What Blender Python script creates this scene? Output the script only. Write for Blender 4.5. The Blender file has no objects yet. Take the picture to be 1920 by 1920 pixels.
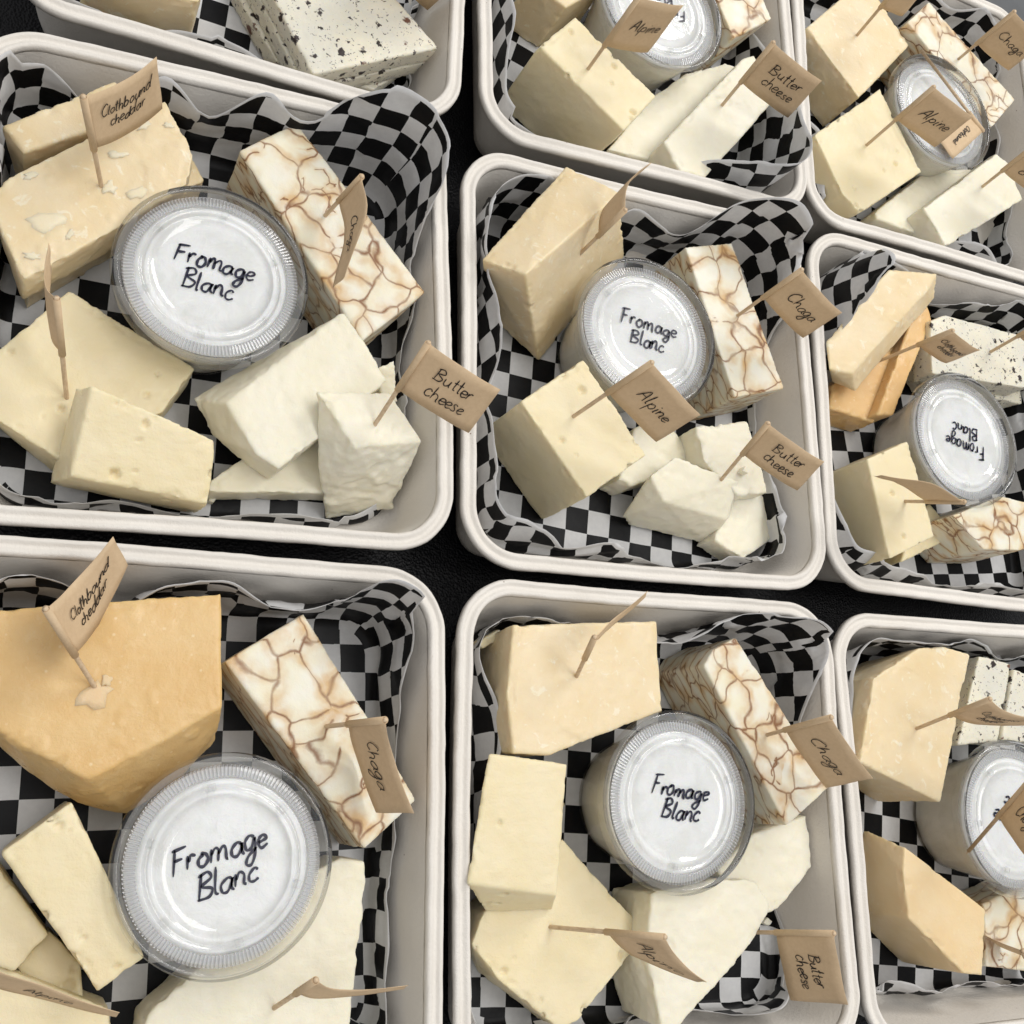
import bpy, bmesh, math, random
import numpy as np
from mathutils import Vector, Matrix

# ------------------------------------------------------------------ scene, camera, light
S = bpy.context.scene
C = S.collection
random.seed(7)
F_PX = 2000.0                                   # focal length for a 1920 px wide frame
ROT = np.array([[0.90875388, -0.10623558, -0.40358441],
                [0.0, 0.96705734, -0.25455864],
                [0.41733246, 0.23133116, 0.87881711]])   # camera -> world
CAM = np.array([0.0, 0.0, 0.468])
cam = bpy.data.cameras.new('camera'); cam_o = bpy.data.objects.new('camera', cam); C.objects.link(cam_o)
cam.sensor_width = 36.0; cam.lens = F_PX / 1920 * 36; cam.clip_start = 0.01; cam.clip_end = 50
# right-handed, orthonormal basis
X = Vector(ROT[:, 0]).normalized(); Z = Vector(ROT[:, 2]); Z = (Z - X * Z.dot(X)).normalized(); Y = Z.cross(X)
cam_o.matrix_world = Matrix(((X.x, Y.x, Z.x, CAM[0]), (X.y, Y.y, Z.y, CAM[1]), (X.z, Y.z, Z.z, CAM[2]), (0, 0, 0, 1)))
S.camera = cam_o

W = bpy.data.worlds.new('World'); S.world = W; W.use_nodes = True
bg = W.node_tree.nodes['Background']; bg.inputs[0].default_value = (0.97, 0.98, 1.0, 1); bg.inputs[1].default_value = 0.36

def area(name, loc, target, sx, sy, power, col):
    l = bpy.data.lights.new(name, 'AREA'); l.shape = 'RECTANGLE'; l.size = sx; l.size_y = sy; l.energy = power; l.color = col
    o = bpy.data.objects.new(name, l); C.objects.link(o); o.location = loc
    o.rotation_euler = (Vector(target) - Vector(loc)).to_track_quat('-Z', 'Y').to_euler()
    return o
area('ceiling_lamp', (1.30, 1.60, 1.62), (0.3, 0.3, 0), 1.1, 0.42, 17, (1.0, 0.98, 0.95))
area('ceiling_lamp', (0.75, 0.25, 1.75), (0.25, 0.2, 0), 1.0, 0.45, 9, (1.0, 0.98, 0.95))
area('ceiling_bounce_fill', (-0.1, -0.1, 2.3), (-0.1, -0.1, 0), 3.2, 3.0, 19, (1.0, 0.99, 0.98))  # added soft fill standing in for light bounced off the ceiling, no real fixture

S.view_settings.view_transform = 'Standard'; S.view_settings.look = 'None'
S.view_settings.exposure = 0.18; S.view_settings.gamma = 1.0; S.view_settings.use_curve_mapping = False
S.render.engine = 'CYCLES'
S.cycles.max_bounces = 6; S.cycles.diffuse_bounces = 3; S.cycles.glossy_bounces = 3; S.cycles.transmission_bounces = 4; S.cycles.transparent_max_bounces = 10

# ------------------------------------------------------------------ helpers
def at(u, v, z):
    """point at height z (mm) on the line of sight through photo position (u, v)"""
    w = ROT @ np.array([u - 960, 960 - v, -F_PX])
    return CAM + w * ((z / 1000 - CAM[2]) / w[2])

def ray(u, v):
    w = ROT @ np.array([u - 960, 960 - v, -F_PX]); return w / np.linalg.norm(w)

def hash3(i, j, k, seed):
    n = (i * 374761393 + j * 668265263 + k * 2147483647 + seed * 974634777).astype(np.int64) & 0xffffffff
    n = ((n ^ (n >> 13)) * 1274126177) & 0xffffffff
    n = ((n ^ (n >> 16)) * 2246822519) & 0xffffffff
    return ((n ^ (n >> 15)) & 0xffffff) / float(0xffffff) * 2 - 1

def noise(P, scale, seed=0):
    """value noise, P in mm, scale = feature size in mm, result about -1..1"""
    q = P / scale + 1000.0
    i = np.floor(q).astype(np.int64); f = q - i; f = f * f * (3 - 2 * f)
    r = 0
    for a in (0, 1):
        for b in (0, 1):
            for c in (0, 1):
                w = (f[:, 0] if a else 1 - f[:, 0]) * (f[:, 1] if b else 1 - f[:, 1]) * (f[:, 2] if c else 1 - f[:, 2])
                r = r + w * hash3(i[:, 0] + a, i[:, 1] + b, i[:, 2] + c, seed)
    return r

def mesh_obj(name, verts, faces, mat, parent=None, smooth=True, origin=None):
    verts = np.asarray(verts, float)
    o_loc = np.array(origin if origin is not None else (0, 0, 0), float)
    me = bpy.data.meshes.new(name); me.from_pydata((verts - o_loc).tolist(), [], faces)
    if smooth: me.polygons.foreach_set('use_smooth', [True] * len(me.polygons))
    me.materials.append(mat); me.update()
    o = bpy.data.objects.new(name, me); C.objects.link(o); o.location = o_loc
    if parent is not None:
        o.parent = parent; o.location = o_loc - np.array(parent.location)
    return o

def tag(o, label, cat, group=None):
    o['label'] = label; o['category'] = cat
    if group: o['group'] = group
    return o

def empty(name, loc):
    o = bpy.data.objects.new(name, None); C.objects.link(o); o.location = loc; o.empty_display_size = .01; return o

def catmull(pts, n=8):
    P = [np.array(p, float) for p in pts]; P = [2 * P[0] - P[1]] + P + [2 * P[-1] - P[-2]]
    out = []
    for i in range(1, len(P) - 2):
        for k in range(n):
            t = k / n
            out.append(.5 * ((2 * P[i]) + (P[i + 1] - P[i - 1]) * t + (2 * P[i - 1] - 5 * P[i] + 4 * P[i + 1] - P[i + 2]) * t * t
                             + (-P[i - 1] + 3 * P[i] - 3 * P[i + 1] + P[i + 2]) * t ** 3))
    out.append(P[-2]); return out

# ------------------------------------------------------------------ materials
class NT:
    def __init__(s, name):
        s.m = bpy.data.materials.new(name); s.m.use_nodes = True; s.t = s.m.node_tree
        for n in list(s.t.nodes): s.t.nodes.remove(n)
        s.out = s.n('ShaderNodeOutputMaterial')
    def n(s, typ, **kw):
        nd = s.t.nodes.new(typ)
        for k, v in kw.items(): setattr(nd, k, v)
        return nd
    def l(s, a, b): s.t.links.new(a, b)
    def coord(s, scale=(1000, 1000, 1000), rnd=True):
        tc = s.n('ShaderNodeTexCoord'); mp = s.n('ShaderNodeMapping'); mp.inputs['Scale'].default_value = scale
        s.l(tc.outputs['Object'], mp.inputs['Vector'])
        if rnd:
            oi = s.n('ShaderNodeObjectInfo'); mu = s.n('ShaderNodeMath', operation='MULTIPLY'); mu.inputs[1].default_value = 900
            s.l(oi.outputs['Random'], mu.inputs[0]); cb = s.n('ShaderNodeCombineXYZ')
            s.l(mu.outputs[0], cb.inputs[0]); s.l(mu.outputs[0], cb.inputs[1]); s.l(cb.outputs[0], mp.inputs['Location'])
        return mp.outputs[0]
    def noise(s, v, scale, detail=3, rough=.55, dist=0):
        n = s.n('ShaderNodeTexNoise'); n.inputs['Scale'].default_value = scale; n.inputs['Detail'].default_value = detail
        n.inputs['Roughness'].default_value = rough; n.inputs['Distortion'].default_value = dist; s.l(v, n.inputs['Vector']); return n
    def ramp(s, fac, stops):
        r = s.n('ShaderNodeValToRGB'); e = r.color_ramp.elements
        while len(e) < len(stops): e.new(.5)
        for i, (p, c) in enumerate(stops):
            e[i].position = p; e[i].color = (c, c, c, 1) if isinstance(c, (int, float)) else (*c, 1)
        s.l(fac, r.inputs[0]); return r.outputs[0]
    def mix(s, fac, a, b, typ='MIX'):
        m = s.n('ShaderNodeMix', data_type='RGBA', blend_type=typ)
        for sock, v in ((m.inputs[0], fac), (m.inputs[6], a), (m.inputs[7], b)):
            if isinstance(v, (int, float)): sock.default_value = v
            elif isinstance(v, tuple): sock.default_value = (*v, 1)
            else: s.l(v, sock)
        return m.outputs[2]
    def math(s, op, a, b=0.0):
        m = s.n('ShaderNodeMath', operation=op)
        for sock, v in ((m.inputs[0], a), (m.inputs[1], b)):
            if isinstance(v, (int, float)): sock.default_value = v
            else: s.l(v, sock)
        return m.outputs[0]
    def bump(s, h, strength, dist=.001):
        b = s.n('ShaderNodeBump'); b.inputs['Strength'].default_value = strength; b.inputs['Distance'].default_value = dist
        s.l(h, b.inputs['Height']); return b.outputs[0]
    def principled(s, col, rough=.5, normal=None, sss=0, sss_r=(.004, .003, .0015), spec=.5, coat=0):
        p = s.n('ShaderNodeBsdfPrincipled')
        if isinstance(col, tuple): p.inputs['Base Color'].default_value = (*col, 1)
        else: s.l(col, p.inputs['Base Color'])
        if isinstance(rough, (int, float)): p.inputs['Roughness'].default_value = rough
        else: s.l(rough, p.inputs['Roughness'])
        p.inputs['Specular IOR Level'].default_value = spec; p.inputs['Coat Weight'].default_value = coat
        if sss:
            p.inputs['Subsurface Weight'].default_value = sss; p.inputs['Subsurface Radius'].default_value = (1, .75, .4)
            p.inputs['Subsurface Scale'].default_value = sss_r[0]
        if normal is not None: s.l(normal, p.inputs['Normal'])
        s.l(p.outputs[0], s.out.inputs[0]); return p

def cheese_mat(name, base, dark, pale, flake=0.0, rough=.42, specks=0.0):
    t = NT(name); v = t.coord()
    big = t.ramp(t.noise(v, .045, 3).outputs[0], [(.35, 0.0), (.65, 1.0)])
    col = t.mix(big, base, dark)
    fl = t.noise(v, .16, 5, .62, .6).outputs[0]
    if flake:
        mask = t.ramp(fl, [(.60, 0.0), (.66, flake)])
        col = t.mix(mask, col, pale)
    pv = t.n('ShaderNodeTexVoronoi', feature='F1'); pv.inputs['Scale'].default_value = .28; t.l(v, pv.inputs['Vector'])
    sp = t.ramp(pv.outputs['Distance'], [(.10, 1.0), (.22, 0.0)])
    sepc = t.n('ShaderNodeSeparateColor'); t.l(pv.outputs['Color'], sepc.inputs[0])
    keep = t.ramp(sepc.outputs[0], [(.72, 0.0), (.76, 1.0)])
    m = t.math('MULTIPLY', t.math('MULTIPLY', sp, keep), specks)
    col = t.mix(m, col, pale)
    fine = t.noise(v, .9, 4, .6).outputs[0]
    cut = t.noise(t.coord((90, 420, 300)), 1.0, 2, .5).outputs[0]
    h = t.math('ADD', t.math('ADD', t.math('MULTIPLY', fl, .6), t.math('MULTIPLY', fine, .35)), t.math('MULTIPLY', cut, .30))
    rg = t.ramp(t.noise(v, .12, 3).outputs[0], [(.3, rough - .09), (.7, rough + .12)])
    t.principled(col, rg, t.bump(h, .55, .0007), sss=.35, sss_r=(.005,), spec=.4)
    return t.m

M = {}
M['cheddar'] = cheese_mat('cheddar', (.82, .685, .46), (.79, .63, .38), (.87, .79, .61), flake=.75, rough=.40, specks=.5)
M['aged'] = cheese_mat('aged_cheddar', (.745, .52, .245), (.70, .455, .185), (.82, .64, .38), flake=.2, rough=.33, specks=.75)
M['amber'] = cheese_mat('amber_cheddar', (.77, .52, .25), (.74, .47, .20), (.84, .67, .42), flake=.35, rough=.36, specks=.5)
M['golden'] = cheese_mat('golden_cheddar', (.815, .64, .39), (.79, .59, .33), (.86, .75, .54), flake=.15, rough=.38, specks=.3)
M['alpine'] = cheese_mat('alpine_cheese', (.825, .72, .485), (.805, .69, .435), (.86, .78, .58), flake=.12, rough=.42)
M['butter'] = cheese_mat('butter_cheese', (.845, .80, .66), (.825, .77, .60), (.87, .84, .73), flake=.25, rough=.45)

def chaga_mat():
    t = NT('chaga_veined_cheese'); v = t.coord((1000, 1000, 2300))
    wn = t.noise(v, .06, 1, .5); wc = t.n('ShaderNodeVectorMath', operation='SUBTRACT'); t.l(wn.outputs['Color'], wc.inputs[0]); wc.inputs[1].default_value = (.5, .5, .5)
    ws = t.n('ShaderNodeVectorMath', operation='SCALE'); t.l(wc.outputs[0], ws.inputs[0]); ws.inputs['Scale'].default_value = 17
    wn2 = t.noise(v, .35, 3, .6); wc2 = t.n('ShaderNodeVectorMath', operation='SUBTRACT'); t.l(wn2.outputs['Color'], wc2.inputs[0]); wc2.inputs[1].default_value = (.5, .5, .5)
    ws2 = t.n('ShaderNodeVectorMath', operation='SCALE'); t.l(wc2.outputs[0], ws2.inputs[0]); ws2.inputs['Scale'].default_value = .9
    a = t.n('ShaderNodeVectorMath', operation='ADD'); t.l(v, a.inputs[0]); t.l(ws.outputs[0], a.inputs[1])
    b = t.n('ShaderNodeVectorMath', operation='ADD'); t.l(a.outputs[0], b.inputs[0]); t.l(ws2.outputs[0], b.inputs[1])
    def veins(scale, w):
        vo = t.n('ShaderNodeTexVoronoi', feature='DISTANCE_TO_EDGE'); vo.inputs['Scale'].default_value = scale; t.l(b.outputs[0], vo.inputs['Vector'])
        mm = t.math('DIVIDE', vo.outputs['Distance'], scale)           # distance in mm
        th = t.math('ADD', .25, t.math('MULTIPLY', t.noise(v, .09, 2).outputs[0], w))
        return t.math('DIVIDE', mm, th)
    d1 = veins(.055, 1.9)
    br = t.math('MAXIMUM', t.math('SUBTRACT', t.noise(v, .075, 2).outputs[0], .66), 0.0)
    d1 = t.math('ADD', d1, t.math('MULTIPLY', br, 16.0))
    d2 = veins(.095, .7)
    gate = t.ramp(t.noise(v, .05, 2).outputs[0], [(.55, 1.0), (.66, 0.0)])
    d = t.math('MINIMUM', d1, t.math('ADD', d2, t.math('MULTIPLY', gate, 8.0)))
    core = t.ramp(d, [(.1, 1.0), (.7, 0.0)]); 
    halo = t.n('ShaderNodeMapRange'); halo.inputs[1].default_value = .4; halo.inputs[2].default_value = 4.2; halo.inputs[3].default_value = 1; halo.inputs[4].default_value = 0; halo.interpolation_type = 'SMOOTHSTEP'
    t.l(d, halo.inputs[0])
    tint = t.noise(v, .07, 2).outputs[0]
    base = t.mix(t.ramp(tint, [(.35, 0.0), (.65, 1.0)]), (.81, .755, .575), (.82, .79, .68))
    hc = t.math('MULTIPLY', halo.outputs[0], t.ramp(t.noise(v, .08, 3).outputs[0], [(.38, .12), (.66, .85)]))
    col = t.mix(hc, base, (.62, .37, .13))
    col = t.mix(t.math('MULTIPLY', core, t.ramp(t.noise(v, .1, 2).outputs[0], [(.35, .55), (.6, .95)])), col, (.23, .095, .03))
    fine = t.noise(v, .8, 4, .6).outputs[0]
    t.principled(col, .40, t.bump(t.math('SUBTRACT', fine, core), .22, .0006), sss=.3, sss_r=(.004,), spec=.4)
    return t.m
M['chaga'] = chaga_mat()

def speck_mat():
    t = NT('speckled_cheese'); v = t.coord()
    wn = t.noise(v, .5, 3); ad = t.n('ShaderNodeVectorMath', operation='MULTIPLY_ADD'); t.l(wn.outputs['Color'], ad.inputs[0]); ad.inputs[1].default_value = (5.0, 5.0, 5.0); t.l(v, ad.inputs[2])
    base = t.mix(t.ramp(t.noise(v, .05, 3).outputs[0], [(.35, 0.), (.65, 1.)]), (.80, .75, .60), (.70, .675, .58))
    col = base
    for sc, thr, r0, c in ((.17, .44, .34, (.03, .02, .018)), (.36, .55, .28, (.06, .045, .045)), (.11, .66, .22, (.15, .07, .045)), (.6, .62, .3, (.22, .20, .20))):
        vo = t.n('ShaderNodeTexVoronoi', feature='F1'); vo.inputs['Scale'].default_value = sc; t.l(ad.outputs[0], vo.inputs['Vector'])
        sc_ = t.n('ShaderNodeSeparateColor'); t.l(vo.outputs['Color'], sc_.inputs[0])
        k = t.ramp(sc_.outputs[0], [(thr, 0.), (thr + .03, 1.)])
        size = t.math('MULTIPLY', sc_.outputs[1], r0)
        m = t.math('MULTIPLY', k, t.ramp(t.math('SUBTRACT', vo.outputs['Distance'], size), [(.0, 1.), (.09, 0.)]))
        col = t.mix(m, col, c)
    t.principled(col, .42, t.bump(t.noise(v, .6, 4).outputs[0], .3, .0006), sss=.3, sss_r=(.004,), spec=.4)
    return t.m
M['speck'] = speck_mat()

def fibre_mat():
    t = NT('moulded_fibre'); v = t.coord()
    n1 = t.noise(v, .03, 4).outputs[0]; fib = t.noise(t.coord((1000, 300, 1000)), .9, 4, .65).outputs[0]
    col = t.mix(t.ramp(n1, [(.3, 0.), (.7, 1.)]), (.80, .76, .70), (.75, .705, .64))
    vo = t.n('ShaderNodeTexVoronoi', feature='F1'); vo.inputs['Scale'].default_value = .16; t.l(v, vo.inputs['Vector'])
    sc_ = t.n('ShaderNodeSeparateColor'); t.l(vo.outputs['Color'], sc_.inputs[0])
    m = t.math('MULTIPLY', t.ramp(vo.outputs['Distance'], [(.04, 1.), (.08, 0.)]), t.ramp(sc_.outputs[0], [(.86, 0.), (.9, .8)]))
    col = t.mix(m, col, (.20, .13, .09))
    st = t.ramp(fib, [(.66, 0.), (.76, .35)]); col = t.mix(st, col, (.48, .42, .36))
    t.principled(col, .62, t.bump(t.noise(v, .7, 5, .65).outputs[0], .6, .0006), spec=.22)
    return t.m
M['fibre'] = fibre_mat()

def liner_mat():
    t = NT('checkered_paper'); uv = t.n('ShaderNodeUVMap'); uv.uv_map = 'sheet'
    ck = t.n('ShaderNodeTexChecker'); ck.inputs['Scale'].default_value = 1 / 12.6; t.l(uv.outputs[0], ck.inputs['Vector'])
    at_ = t.n('ShaderNodeAttribute'); at_.attribute_name = 'margin'
    inside = t.math('GREATER_THAN', at_.outputs['Fac'], 2.6)
    v = t.coord()
    blot = t.noise(v, .35, 5, .65).outputs[0]
    white = t.mix(t.ramp(blot, [(.3, 0.), (.7, 1.)]), (.76, .76, .765), (.83, .83, .83))
    col = t.mix(t.math('MULTIPLY', ck.outputs['Fac'], inside), white, (.008, .008, .009))
    p = t.principled(col, .40, t.bump(t.noise(v, .12, 3).outputs[0], .25, .001), spec=.22)
    tr = t.n('ShaderNodeBsdfTranslucent'); t.l(col, tr.inputs[0]); mx = t.n('ShaderNodeMixShader'); mx.inputs[0].default_value = .28
    t.l(p.outputs[0], mx.inputs[1]); t.l(tr.outputs[0], mx.inputs[2]); t.l(mx.outputs[0], t.out.inputs[0])
    return t.m
M['liner'] = liner_mat()

def kraft_mat():
    t = NT('kraft_paper'); v = t.coord()
    col = t.mix(t.ramp(t.noise(v, .5, 5, .7).outputs[0], [(.3, 0.), (.7, 1.)]), (.80, .61, .40), (.73, .545, .34))
    p = t.principled(col, .7, t.bump(t.noise(v, 1.2, 4).outputs[0], .2, .0003), spec=.25)
    tr = t.n('ShaderNodeBsdfTranslucent'); t.l(col, tr.inputs[0]); mx = t.n('ShaderNodeMixShader'); mx.inputs[0].default_value = .18
    t.l(p.outputs[0], mx.inputs[1]); t.l(tr.outputs[0], mx.inputs[2]); t.l(mx.outputs[0], t.out.inputs[0])
    return t.m
M['kraft'] = kraft_mat()

def wood_mat():
    t = NT('toothpick_wood'); v = t.coord((1000, 1000, 120))
    col = t.mix(t.ramp(t.noise(v, .9, 4).outputs[0], [(.35, 0.), (.7, 1.)]), (.72, .56, .38), (.55, .39, .24))
    t.principled(col, .6, spec=.3); return t.m
M['wood'] = wood_mat()

def ink(name, c, r):
    t = NT(name); v = t.coord(); col = t.mix(t.noise(v, 1.5, 2).outputs[0], c, tuple(x * 1.8 for x in c)); t.principled(col, r, spec=.4); return t.m
M['marker'] = ink('marker_ink', (.006, .007, .022), .35)
M['pen'] = ink('pen_ink', (.018, .013, .011), .6)

def plastic_mat(name, tint, boost, milk=.03):
    t = NT(name); tr = t.n('ShaderNodeBsdfTransparent'); tr.inputs[0].default_value = (*tint, 1)
    gl = t.n('ShaderNodeBsdfGlossy'); gl.inputs['Roughness'].default_value = .07
    v = t.coord(); bmp = t.bump(t.noise(v, .12, 3).outputs[0], .12, .001)
    fr = t.n('ShaderNodeFresnel'); fr.inputs[0].default_value = 1.5; t.l(bmp, fr.inputs['Normal']); t.l(bmp, gl.inputs['Normal'])
    f = t.math('MINIMUM', t.math('MULTIPLY', fr.outputs[0], boost), .9)
    df = t.n('ShaderNodeBsdfDiffuse'); df.inputs[0].default_value = (.8, .81, .83, 1)
    m0 = t.n('ShaderNodeMixShader'); m0.inputs[0].default_value = milk; t.l(tr.outputs[0], m0.inputs[1]); t.l(df.outputs[0], m0.inputs[2])
    mx = t.n('ShaderNodeMixShader'); t.l(f, mx.inputs[0]); t.l(m0.outputs[0], mx.inputs[1]); t.l(gl.outputs[0], mx.inputs[2]); t.l(mx.outputs[0], t.out.inputs[0])
    return t.m
M['lid'] = plastic_mat('clear_lid_plastic', (.985, .99, .99), 1.05)
M['ridge'] = plastic_mat('ribbed_lid_plastic', (.98, .985, .99), 1.3, .36)
M['cup'] = plastic_mat('clear_cup_plastic', (.995, .98, .94), .4)

def fromage_mat():
    t = NT('fresh_white_cheese'); v = t.coord()
    col = t.mix(t.ramp(t.noise(v, .07, 4, .6, .5).outputs[0], [(.42, 0.), (.55, 1.)]), (.87, .87, .85), (.93, .93, .92))
    t.principled(col, .4, t.bump(t.noise(v, .12, 5, .6, .4).outputs[0], .55, .002), sss=.25, sss_r=(.003,), spec=.4); return t.m
M['fromage'] = fromage_mat()

def table_mat():
    t = NT('black_table_cover'); v = t.coord(rnd=False)
    vo = t.n('ShaderNodeTexVoronoi', feature='F1'); vo.inputs['Scale'].default_value = .9; t.l(v, vo.inputs['Vector'])
    n = t.noise(v, .02, 3).outputs[0]
    t.principled(t.mix(n, (.0025, .0025, .0035), (.006, .006, .007)), .36, t.bump(t.math('ADD', vo.outputs['Distance'], t.noise(v, .03, 2).outputs[0]), .5, .0008), spec=.22)
    return t.m
M['table'] = table_mat()
def floor_mat():
    t = NT('grey_floor'); v = t.coord((1, 1, 1), False)
    t.principled(t.mix(t.ramp(t.noise(v, 9, 6).outputs[0], [(.3, 0.), (.7, 1.)]), (.17, .175, .18), (.25, .255, .26)), .5); return t.m
M['floor'] = floor_mat()

# ------------------------------------------------------------------ the setting
def slab(name, x0, x1, y0, y1, z0, z1, mat, n=1):
    v = [(x, y, z) for z in (z0, z1) for (x, y) in ((x0, y0), (x1, y0), (x1, y1), (x0, y1))]
    f = [(0, 3, 2, 1), (4, 5, 6, 7), (0, 1, 5, 4), (1, 2, 6, 5), (2, 3, 7, 6), (3, 0, 4, 7)]
    o = mesh_obj(name, v, f, mat, smooth=False); o['kind'] = 'structure'; return o
slab('table', -0.6, 1.3, -0.5, 0.545, -0.03, 0.0, M['table'])
slab('floor', -4, 6, -4, 6, -0.80, -0.75, M['floor'])

# ------------------------------------------------------------------ trays
TW, TD, TR = 202.5, 208.0, 27.0            # outer rim size and corner radius, mm
RIM_Z = 48.0
def rrect(d, na=16, ns=40):
    """rounded rectangle inset by d mm: list of (x, y, nx, ny), counter-clockwise from the lower left"""
    hw, hd = TW / 2 - d, TD / 2 - d; r = max(TR - d, 14.0)
    out = []
    cs = [(-hw + r, -hd + r, 180), (hw - r, -hd + r, 270), (hw - r, hd - r, 0), (-hw + r, hd - r, 90)]
    for i, (cx, cy, a0) in enumerate(cs):
        for k in range(na + 1):
            a = math.radians(a0 + 90 * k / na); out.append((cx + r * math.cos(a), cy + r * math.sin(a), math.cos(a), math.sin(a)))
        nx = cs[(i + 1) % 4]; a = math.radians(a0 + 90)
        p0 = (cx + r * math.cos(a), cy + r * math.sin(a)); p1 = (nx[0] + r * math.cos(a), nx[1] + r * math.sin(a))
        for k in range(1, ns): t = k / ns; out.append((p0[0] + (p1[0] - p0[0]) * t, p0[1] + (p1[1] - p0[1]) * t, math.cos(a), math.sin(a)))
    return out
def loft(rings, closed_profile=False, cap_last=False):
    n = len(rings[0]); v = [p for r in rings for p in r]; f = []
    m = len(rings)
    for j in range(m if closed_profile else m - 1):
        a = j * n; b = ((j + 1) % m) * n
        for i in range(n): k = (i + 1) % n; f.append((a + i, a + k, b + k, b + i))
    if cap_last: f.append(tuple(range((m - 1) * n, m * n)))
    return v, f
RIM = [(0.0, -5.0), (-.2, -2.0), (.3, -.8), (1.2, -.1), (2.6, 0), (3.6, -.25), (4.6, -1.15), (6.0, -1.45), (7.4, -1.1), (8.6, -.2), (9.8, .2), (11.2, .1), (12.3, -.6), (12.9, -2.0), (13.2, -4.0),
       (12.2, -4.0), (11.6, -2.0), (10, -1.3), (8.6, -1.6), (7, -2.6), (5, -2.6), (3.6, -1.7), (2.2, -1.5), (1.2, -2.4), (1.1, -5.0)]
def wall_d(z): return 7.4 + (RIM_Z - 3.2 - z) * 0.19
BOWL = [(7.4, 44.8), (wall_d(34), 34.0), (wall_d(22), 22.0), (wall_d(13), 13.0), (wall_d(8) + .8, 8.0), (wall_d(5) + 3.2, 5.0), (wall_d(4) + 8, 3.6), (40, 3.4), (70, 3.4)]
BOWL_OUT = [(40, 1.0), (wall_d(4) + 7, 1.0), (wall_d(5) + 2.0, 2.2), (wall_d(8) - .8, 6.0), (wall_d(13) - 1.4, 13.0), (wall_d(22) - 1.4, 22.0), (wall_d(34) - 1.4, 34.0), (6.8, 44.8)]
TRAYS = {}
def place(pts, cx, cy, yaw):
    c, s = math.cos(yaw), math.sin(yaw)
    return [((cx + x * c - y * s) / 1000, (cy + x * s + y * c) / 1000, z / 1000) for x, y, z in pts]
def tray(key, cx, cy, yaw_deg, label):
    yaw = math.radians(yaw_deg); rnd = random.Random(sum(map(ord, key)))
    o = empty('fibre_tray', (cx / 1000, cy / 1000, 0.0)); tag(o, label, 'tray', 'fibre trays set out edge to edge')
    ph = [rnd.uniform(0, 6) for _ in range(4)]
    def ring(d, z):
        pts = rrect(d)
        return place([(x + .5 * math.sin(y * .03 + ph[0]), y + .5 * math.sin(x * .03 + ph[1]), z + .5 * math.sin(x * .025 + ph[2]) * (z > 20) + .4 * math.sin(y * .03 + ph[3]) * (z > 20)) for x, y, _, _ in pts], cx, cy, yaw)
    def rough_up(v, a):
        q = np.array(v) * 1000; q += np.stack([noise(q, 7, 5), noise(q, 7, 6), noise(q, 7, 7)], 1) * a + np.stack([noise(q, 2.2, 8), noise(q, 2.2, 9), noise(q, 2.2, 10)], 1) * a * .45
        return (q / 1000).tolist()
    v, f = loft([ring(d, RIM_Z + z) for d, z in [(d * .56, z * .8) for d, z in RIM]], closed_profile=True); f = [q[::-1] for q in f]
    mesh_obj('rim', rough_up(v, .22), f, M['fibre'], o, origin=(cx / 1000, cy / 1000, .048))
    v, f = loft([ring(d, z) for d, z in BOWL + [(BOWL[-1][0], 1.0)] + BOWL_OUT], closed_profile=False)
    n = len(rrect(0)); k = (len(BOWL) - 1) * n; f.append(tuple(range(k, k + n)))
    f = [q[::-1] for q in f]
    mesh_obj('bowl', v, f, M['fibre'], o, origin=(cx / 1000, cy / 1000, 0))
    TRAYS[key] = (cx, cy, yaw); return o

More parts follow.
